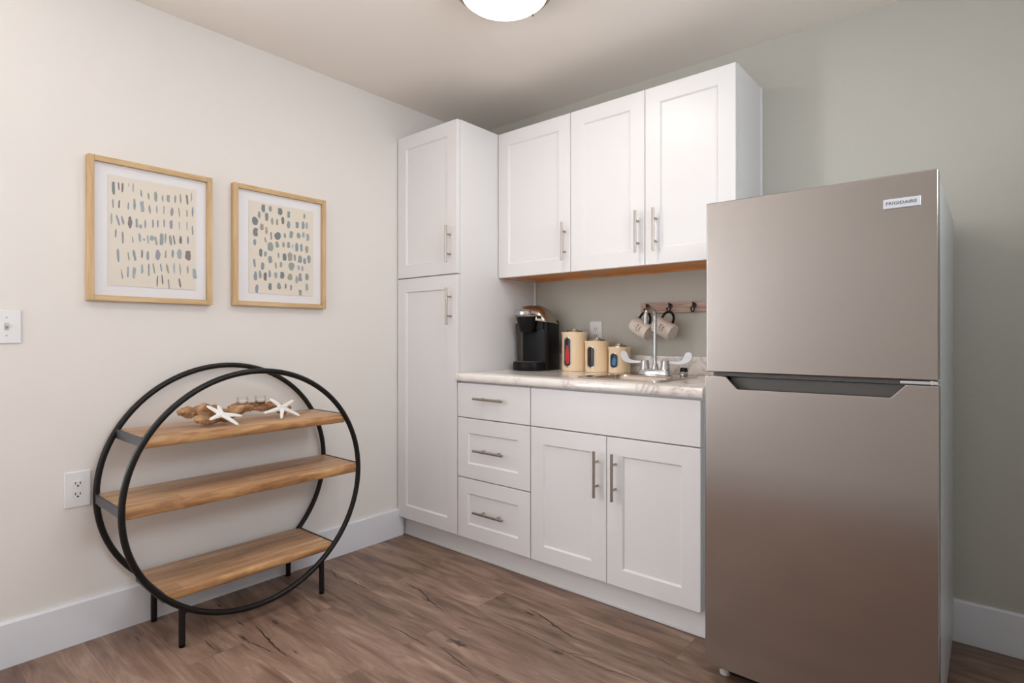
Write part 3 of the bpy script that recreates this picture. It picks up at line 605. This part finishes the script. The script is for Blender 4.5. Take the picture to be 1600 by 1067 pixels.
# ------------------------------------------------------------------ mug rack and mugs
t = thing('hook_rack', 'whitewashed wooden mug rack board with dark iron hooks on the wall', 'rack', (1.4, 0, 1.237))
bm = nb(); box(bm, 1.158, 1.66, -.018, -.0005, 1.2105, 1.2625); obj('board', bm, 'rack_wood', t, bevel=.002)
HK = (1.197, 1.316, 1.435, 1.554)
for x in HK:
    bm = nb()
    lathe_c = [(x+.011*math.cos(2*PI*k/16), 1.243+.013*math.sin(2*PI*k/16)) for k in range(16)]
    prism(bm, lathe_c, -.022, -.018)
    pts = [(x, -.020, 1.240)]
    for k in range(9):
        a = PI*k/8*1.1; pts.append((x, -.040-.018*-math.cos(a)*-1 if False else -.040+.016*math.cos(a), 1.226-.014*math.sin(a)))
    tube(bm, pts, .0034, 10); lathe(bm, [(0, .006), (.005, .003), (.005, -.003), (0, -.006)], pts[-1], 12)
    tube(bm, [(x, -.02, 1.248), (x, -.034, 1.254), (x, -.040, 1.256)], .0034, 8)
    obj('hook', bm, 'iron', t)
def mug(label, hookx):
    tilt = math.radians(27); psi = math.radians(8)
    ax = Vector((math.cos(tilt)*math.cos(psi), -math.cos(tilt)*math.sin(psi), -math.sin(tilt)))   # opening -> base
    zl = -ax; xl = Vector((0, 0, 1)); xl = (xl-zl*xl.dot(zl)).normalized(); yl = zl.cross(xl)
    c = Vector((hookx-.002, -.078, 1.135))
    t = thing('mug', label, 'mug', c, 0, 'mugs hanging on the rack')
    t.matrix_world = Matrix.Translation(c) @ Matrix((xl, yl, zl)).transposed().to_4x4()
    r, hh = .041, .050
    bm = nb(); lathe(bm, [(0, -hh+.003), (r*.80, -hh+.003), (r*.84, -hh), (r*.93, -hh), (r, -hh+.008), (r, hh-.002), (r-.001, hh), (r-.003, hh), (r-.004, hh-.002), (r-.004, -hh+.008), (0, -hh+.007)], (0, 0, 0), 48)
    obj('cup', bm, 'white_glaze', t, local=True)
    bm = nb(); pts = []
    for k in range(17):
        a = -PI/2+PI*k/16; pts.append((r-.003+.044*math.cos(a)**.8 if math.cos(a) > 0 else r-.003, 0, .004+.031*math.sin(a)))
    tube(bm, pts, .0058, 12); obj('handle', bm, 'black_plastic', t, local=True)
    for s, z, sz in (('I', .018, .0125), ('LOVE', .002, .0135), ('YOU', -.014, .0135)):
        b = text_bm(s, sz)
        for v in b.verts:
            a = math.radians(-84)+v.co.x*1.1/r; v.co = Vector(((r+.0003+.0002*(v.co.z > 0))*math.cos(a), (r+.0003+.0002*(v.co.z > 0))*math.sin(a), z+v.co.y*.95))
        obj('lettering', b, 'lettering', t, local=True, smooth=0)
mug('off-white mug with black handle on the left hook, behind the faucet spout', HK[0])
mug('off-white mug with black handle and its round base showing, right of the faucet', HK[1])

# ------------------------------------------------------------------ refrigerator
FXL, FXR, FYF = 1.803, 2.400, -.827
t = thing('refrigerator', 'stainless steel top-freezer refrigerator at the right end of the cabinets', 'refrigerator', ((FXL+FXR)/2, -.42, 0))
bm = nb(); box(bm, FXL+.003, FXR-.003, FYF+.062, -.055, .045, 1.508)
obj('body', bm, 'fridge_gray', t, bevel=.004)
bm = nb(); box(bm, FXL+.002, FXR-.002, FYF+.004, FYF+.058, .984, 1.519); box(bm, FXL+.004, FXR-.004, FYF+.052, FYF+.061, .99, 1.512)
d1 = obj('freezer_door', bm, 'steel', t, bevel=.0035, segs=3)
bm = nb(); box(bm, FXL, FXR, FYF, FYF+.030, .9835, 1.520)
bm.free()
bm = nb()
poly = [(FXL, .057), (FXR, .057), (FXR, .971), (2.330, .971), (2.297, .936), (1.903, .934), (1.868, .971), (FXL, .971)]
prism(bm, poly, FYF, FYF+.034)
box(bm, FXL+.001, FXR-.001, FYF+.0345, FYF+.058, .057, .925)
d2 = obj('refrigerator_door', bm, 'steel', t, bevel=.0025)
bm = nb(); loft(bm, [[(1.875, FYF+.036, .934), (2.325, FYF+.036, .936), (2.325, FYF+.036, .968), (1.875, FYF+.036, .968)], [(1.90, FYF+.056, .934), (2.30, FYF+.056, .936), (2.31, FYF+.056, .968), (1.89, FYF+.056, .968)]])
box(bm, FXL+.003, FXR-.003, FYF+.0345, FYF+.058, .9255, .9665)
obj('handle_recess', bm, 'dark_gray', d2)
bm = nb(); box(bm, FXL+.02, 2.315, FYF+.020, FYF+.060, .9725, .9825); obj('door_gasket', bm, 'dark_gray', t)
bm = nb(); box(bm, 2.318, FXR-.002, FYF+.004, FYF+.05, .9735, .9815); cyl(bm, (2.386, FYF+.012, .972), (2.386, FYF+.012, .983), .007); obj('hinge', bm, 'hinge', t, bevel=.001)
bm = nb(); box(bm, FXR-.075, FXR-.006, FYF+.02, FYF+.12, 1.5085, 1.516); obj('hinge_cover', bm, 'fridge_gray', t, bevel=.003)
bm = nb(); box(bm, 2.281, 2.362, FYF-.0005, FYF+.0045, 1.431, 1.456); b = obj('badge', bm, 'badge', d1, bevel=.001)
tb = text_bm('FRIGIDAIRE', .0112)
xs = [v.co.x for v in tb.verts]; k = .067/(max(xs)-min(xs))
for v in tb.verts: v.co = Vector((2.3205+v.co.x*k, FYF-.0007-v.co.z*.5, 1.4437+v.co.y))
obj('badge_lettering', tb, 'badge_text', b, smooth=0)
bm = nb(); box(bm, FXL+.02, FXR-.02, FYF+.075, FYF+.095, .008, .045); obj('base_grille', bm, 'black_plastic', t)
for x in (FXL+.035, FXR-.035):
    for y in (-.745, -.10):
        bm = nb(); lathe(bm, [(0, 0), (.017, 0), (.017, .012), (.008, .016), (.008, .046), (0, .046)], (x, y, 0), 20); obj('foot', bm, 'grey_toggle', t)

# ------------------------------------------------------------------ round shelf
YC, ZC, RR, TR = -1.556, .508, .4555, .0108
XF, XB = .318, .032
t = thing('round_shelf', 'round black metal shelf unit with three wooden shelves against the left wall', 'shelf', (.175, YC, 0))
for x in (XB, XF):
    zo = .012 if x == XB else -.002
    bm = nb(); tube(bm, [(x, YC+RR*math.cos(2*PI*k/96), ZC+zo+RR*math.sin(2*PI*k/96)) for k in range(96)], TR, 14, closed=True); obj('ring', bm, 'black_metal', t)
SH_ = ((.752, .036), (.526, .040), (.204, .033))
for z, th in SH_:
    half = math.sqrt(RR**2-(z-.012-ZC)**2)
    for s in (-1, 1):
        yo = YC+s*(half+.002)
        bm = nb(); box(bm, XB+.004, XF-.004, yo-.003, yo+.003, z-.030, z+.002)
        obj('crossbar', bm, 'gray_metal', t)
    y0, y1 = YC-half+.0035, YC+half-.0035
    # plank with a slightly wavy front edge
    bm = nb(); n = 60; loops = []
    for i in range(n+1):
        y = y0+(y1-y0)*i/n; e = .0035*noise.noise(Vector((0, y*16, z*9))); e2 = .006*noise.noise(Vector((4, y*11, z*5)))
        if z < .3: e = e2 = e*.2
        xf = XF-.002
        loops.append([(XB-.004, y, z), (xf-.006+e, y, z), (xf-.001+e, y, z-.005), (xf+e*.4+e2*.3, y, z-th*.55), (xf-.003+e2, y, z-th+.003), (xf-.007+e2, y, z-th), (XB-.004, y, z-th)])
    loft(bm, loops)
    for f in bm.faces:
        c = f.calc_center_median()
        f.material_index = 1 if c.x > XF-.012 and abs(f.normal.z) < .95 else 0
    o = obj('shelf_board', bm, ['shelf_wood', 'edge_wood'], t, smooth=50)
for y in (-1.829, -1.283):
    zr = ZC-math.sqrt(RR**2-(y-YC)**2)
    for x in (XB+.006, XF):
        bm = nb(); cyl(bm, (x, y, .012), (x, y, zr-.002), TR, 16)
        s = -1 if y < YC else 1
        tube(bm, [(x, y, zr-.045), (x, y-s*.004, zr-.022), (x, y-s*.022, zr-.016)], [TR*.8, TR*.9, TR*.8], 12)
        l = obj('leg', bm, 'black_metal', t)
        bm = nb(); lathe(bm, [(0, 0), (.010, 0), (.011, .004), (.010, .010), (.006, .013), (0, .013)], (x, y, 0), 16); obj('foot', bm, 'black_plastic', l)

# ------------------------------------------------------------------ driftwood, votives, starfish
SZ = .752
def blob(bm, c, rx, ry, rz, rot=0.):
    m = Matrix.Translation(c) @ Matrix.Rotation(rot, 4, 'X') @ Matrix.Diagonal((rx, ry, rz, 1))
    bmesh.ops.create_icosphere(bm, subdivisions=3, radius=1., matrix=m)
bm = nb()
def limb(P):
    for (a, ra), (b, rb) in zip(P, P[1:]):
        a, b = Vector(a), Vector(b); n = max(2, int((b-a).length/.008))
        for i in range(n+1):
            f = i/n; q = a.lerp(b, f); r = ra+(rb-ra)*f
            r *= 1+.28*noise.noise(q*38)
            bmesh.ops.create_icosphere(bm, subdivisions=2, radius=r, matrix=Matrix.Translation(q+Vector((0, 0, .006*noise.noise(q*55)))))
limb([((.18, -1.787, .806), .012), ((.18, -1.762, .803), .019), ((.18, -1.73, .803), .018), ((.19, -1.70, .810), .024)])
limb([((.20, -1.712, .806), .026), ((.205, -1.68, .800), .026), ((.205, -1.64, .786), .020)])
limb([((.205, -1.735, .775), .013), ((.205, -1.705, .770), .019), ((.20, -1.66, .776), .020), ((.19, -1.61, .784), .019), ((.18, -1.56, .794), .019)])
limb([((.18, -1.60, .793), .016), ((.17, -1.55, .800), .019), ((.165, -1.47, .797), .018), ((.165, -1.40, .790), .017), ((.165, -1.352, .775), .014)])
limb([((.165, -1.60, .806), .009), ((.16, -1.55, .812), .010), ((.16, -1.46, .812), .010)])
limb([((.17, -1.395, .782), .014), ((.17, -1.38, .768), .014)])
zmin = min(v.co.z for v in bm.verts)
o = obj('driftwood', bm, 'drift', smooth=180); tag(o, 'knobbly brown driftwood log lying on the top shelf', 'driftwood')
o.location.z = SZ-zmin+.004
rm = o.modifiers.new('fuse', 'REMESH'); rm.mode = 'VOXEL'; rm.voxel_size = .0022; rm.use_smooth_shade = True
tx = bpy.data.textures.new('bark', 'CLOUDS'); tx.noise_scale = .022; tx.noise_depth = 3
dm = o.modifiers.new('bark', 'DISPLACE'); dm.texture = tx; dm.strength = .016; dm.mid_level = .5; dm.texture_coords = 'GLOBAL'
tx2 = bpy.data.textures.new('furrows', 'CLOUDS'); tx2.noise_scale = .007; tx2.noise_depth = 2
d2m = o.modifiers.new('furrows', 'DISPLACE'); d2m.texture = tx2; d2m.strength = .005; d2m.mid_level = .5; d2m.texture_coords = 'GLOBAL'
for lab, y, z in (('clear glass votive holder on the middle of the driftwood', -1.548, .8175), ('clear glass votive holder on the driftwood next to the right starfish', -1.474, .8165)):
    t = thing('votive_holder', lab, 'candle holder', (.165, y, z), 0, 'glass votive holders on the driftwood')
    bm = nb(); lathe(bm, [(0, 0), (.013, 0), (.0165, .004), (.0175, .012), (.0165, .026), (.015, .026), (.0155, .012), (.012, .005), (0, .004)], (0, 0, 0), 28); obj('glass_cup', bm, 'glass', t, local=True)
    bm = nb(); lathe(bm, [(0, .0045), (.011, .0055), (.0145, .012), (.0143, .014), (0, .014)], (0, 0, 0), 24); obj('wax', bm, 'wick_wax', t, local=True)
    t.scale = (1.3, 1.3, 1.2)
def starfish(label, c, tips, up):
    c = Vector(c); up = Vector(up).normalized()
    t = thing('starfish', label, 'starfish', c)
    bm = nb()
    for i, tip in enumerate(tips):
        tip = Vector(tip); d = tip-c; L = d.length; d.normalize(); w = up.cross(d).normalized(); loops = []
        for k in range(9):
            f = k/8; p = c+d*L*f; ww = (.0112*(1-f)+.0058*f)*(1 if k < 8 else .45); hh = ww*(.62)
            if k == 0: ww *= 1.15
            p = p+up*(.002*math.sin(PI*f))
            loops.append([tuple(p+w*ww*math.cos(2*PI*j/10)+up*hh*math.sin(2*PI*j/10)) for j in range(10)])
        loft(bm, loops)
    o = obj('starfish', bm, 'starfish', smooth=180)
    C.objects.unlink(o); me = o.data; bpy.data.objects.remove(o)
    bpy.data.objects.remove(t)
    o = bpy.data.objects.new('starfish', me); C.objects.link(o)
    me.transform(Matrix.Translation(-c)); o.location = c
    tag(o, label, 'starfish', 'starfish on the top shelf')
    rm = o.modifiers.new('fuse', 'REMESH'); rm.mode = 'VOXEL'; rm.voxel_size = .0015; rm.use_smooth_shade = True
    sm = o.modifiers.new('soft', 'SMOOTH'); sm.iterations = 3
starfish('white starfish leaning on the left end of the driftwood', (.266, -1.673, .799), [(.280, -1.722, .786), (.309, -1.628, .7585), (.277, -1.599, .787), (.240, -1.716, .834), (.236, -1.673, .832)], (.74, 0, .67))
starfish('white starfish standing at the right end of the driftwood', (.236, -1.416, .798), [(.246, -1.500, .784), (.266, -1.436, .7575), (.262, -1.351, .760), (.222, -1.358, .824), (.211, -1.457, .837)], (.82, 0, .57))

# ------------------------------------------------------------------ framed prints
def picture(label, y0, y1, z0, z1, mat_in, paper, strokes):
    D = .030; w = .020
    t = thing('framed_print', label, 'picture', (0, (y0+y1)/2, z0), 0, 'framed watercolour prints')
    for a, b in ((y0, y0+w), (y1-w, y1)):
        bm = nb(); box(bm, .0005, D, a, b, z0, z1); obj('frame_upright', bm, 'frame_wood_v', t, bevel=.0015)
    for a, b in ((z0, z0+w), (z1-w, z1)):
        bm = nb(); box(bm, .0005, D-.0002, y0+w, y1-w, a, b); obj('frame_rail', bm, 'frame_wood', t, bevel=.0015)
    bm = nb(); box(bm, .001, .012, y0+w, y1-w, z0+w, z1-w); obj('mat_board', bm, 'matboard', t, smooth=0)
    (py0, py1, pz0, pz1) = paper
    bm = nb(); P = []
    for a, b, c, d, n in ((py0, pz0, py1, pz0, 24), (py1, pz0, py1, pz1, 28), (py1, pz1, py0, pz1, 24), (py0, pz1, py0, pz0, 28)):
        for i in range(n): f = i/n; y, z = a+(c-a)*f, b+(d-b)*f; P.append((y+.0012*noise.noise(Vector((y*50, z*50, 1))), z+.0012*noise.noise(Vector((y*50, z*50, 9)))))
    A = [bm.verts.new((.0125, y, z)) for y, z in P]; B = [bm.verts.new((.0145, y, z)) for y, z in P]
    bm.faces.new(B)
    for i in range(len(P)): bm.faces.new((A[i], B[i], B[(i+1) % len(P)], A[(i+1) % len(P)]))
    for si, (ya, za, yb, zb, ww, ci) in enumerate(strokes):
        a, b = Vector((ya, za)), Vector((yb, zb)); d = b-a; n = Vector((-d.y, d.x)).normalized(); l = d.length
        pts = []; K = 22; hw = abs(ww)*.5
        for k in range(K):
            an = 2*PI*k/K; ca, sa = math.cos(an), math.sin(an)
            ex = .55 if (si*7)%3 == 0 else .85
            u = math.copysign(abs(ca)**ex, ca); v = math.copysign(abs(sa)**ex, sa)
            q = 1+.5*noise.noise(Vector((ca*1.7+si*3.1, sa*1.7, si*1.3)))
            p = (a+b)/2+n*u*hw*q+d*.5*v*(1+.10*noise.noise(Vector((ca*2, sa*2+si, 5.))))
            pts.append(p)
        f = bm.faces.new([bm.verts.new((.0149, p.x, p.y)) for p in pts]); f.material_index = 1+ci
    obj('painted_sheet', bm, ['paper']+STROKE, t, smooth=0)
    bm = nb(); box(bm, .0215, .0235, y0+w-.001, y1-w+.001, z0+w-.001, z1-w+.001); obj('glazing', bm, 'pane', t, smooth=0)
picture('larger oak-framed print of thin upright grey-blue brush marks, left of the pair', -2.036, -1.610, 1.227, 1.754, None, (-1.972, -1.670, 1.286, 1.695), ART1)
picture('narrower oak-framed print of rounded grey dabs, nearer the pantry', -1.524, -1.084, 1.231, 1.757, None, (-1.453, -1.145, 1.288, 1.695), ART2)

# ------------------------------------------------------------------ ceiling lamp
LX, LY = 1.166, -1.068
t = thing('ceiling_light', 'round flush ceiling light with glowing opal glass and nickel rim', 'ceiling light', (LX, LY, H))
bm = nb(); lathe(bm, [(0, -.001), (.166, -.001), (.173, -.006), (.179, -.038), (.178, -.043), (.156, -.064), (.152, -.065), (.150, -.030)], (LX, LY, H), 64); obj('rim', bm, 'rim_metal', t, smooth=40)
bm = nb(); lathe(bm, [(.149, -.036), (.148, -.062), (.137, -.076), (.115, -.088), (.08, -.096), (.04, -.101), (0, -.102)], (LX, LY, H), 64); obj('glass_dome', bm, 'lamp_glass', t, smooth=80)
for k in range(3):
    a = math.radians(-28+120*k)
    bm = nb(); cx, cy = LX+.170*math.cos(a), LY+.170*math.sin(a)
    lathe(bm, [(0, -.062), (.006, -.060), (.007, -.052), (.006, -.044), (0, -.044)], (cx, cy, H), 12); obj('retaining_clip', bm, 'chrome', t)

# ------------------------------------------------------------------ area lamps as daylight behind the two added, unseen windows
def area(name, loc, rot, sx, sy, power, col):
    l = bpy.data.lights.new(name, 'AREA'); l.shape = 'RECTANGLE'; l.size = sx; l.size_y = sy; l.energy = power; l.color = col
    o = bpy.data.objects.new(name, l); C.objects.link(o); o.location = loc; o.rotation_euler = rot; return o
area('added_daylight_side', (XR+.20, (W1[0]+W1[1])/2, (W1[2]+W1[3])/2), (0, PI/2, 0), W1[3]-W1[2], W1[1]-W1[0], P_SIDE, (.84, .92, 1.))  # lamp added outside the made-up right window
area('added_daylight_left', (-.20, (W2[0]+W2[1])/2, (W2[2]+W2[3])/2), (0, -PI/2, 0), W2[3]-W2[2], W2[1]-W2[0], P_REAR, (.94, .97, 1.))  # lamp added outside the made-up left window
w = bpy.data.worlds.new('sky'); bpy.context.scene.world = w; w.use_nodes = True
bg = w.node_tree.nodes['Background']; bg.inputs['Color'].default_value = (.75, .86, 1., 1); bg.inputs['Strength'].default_value = 2.

# ------------------------------------------------------------------ camera
cam = bpy.data.cameras.new('camera'); co = bpy.data.objects.new('camera', cam); C.objects.link(co)
cam.sensor_width = 36; cam.sensor_fit = 'HORIZONTAL'; cam.lens = 883.465/1600*36
cam.shift_y = (525.857-533.5)/1600
co.location = (2.4983, -2.5994, 1.0957); co.rotation_euler = (PI/2, 0, .7028)
cam.clip_start = .05
sc = bpy.context.scene; sc.camera = co
vs = sc.view_settings; vs.view_transform = 'Standard'; vs.look = 'None'; vs.gamma = 1.; vs.use_curve_mapping = False; vs.exposure = EXPO
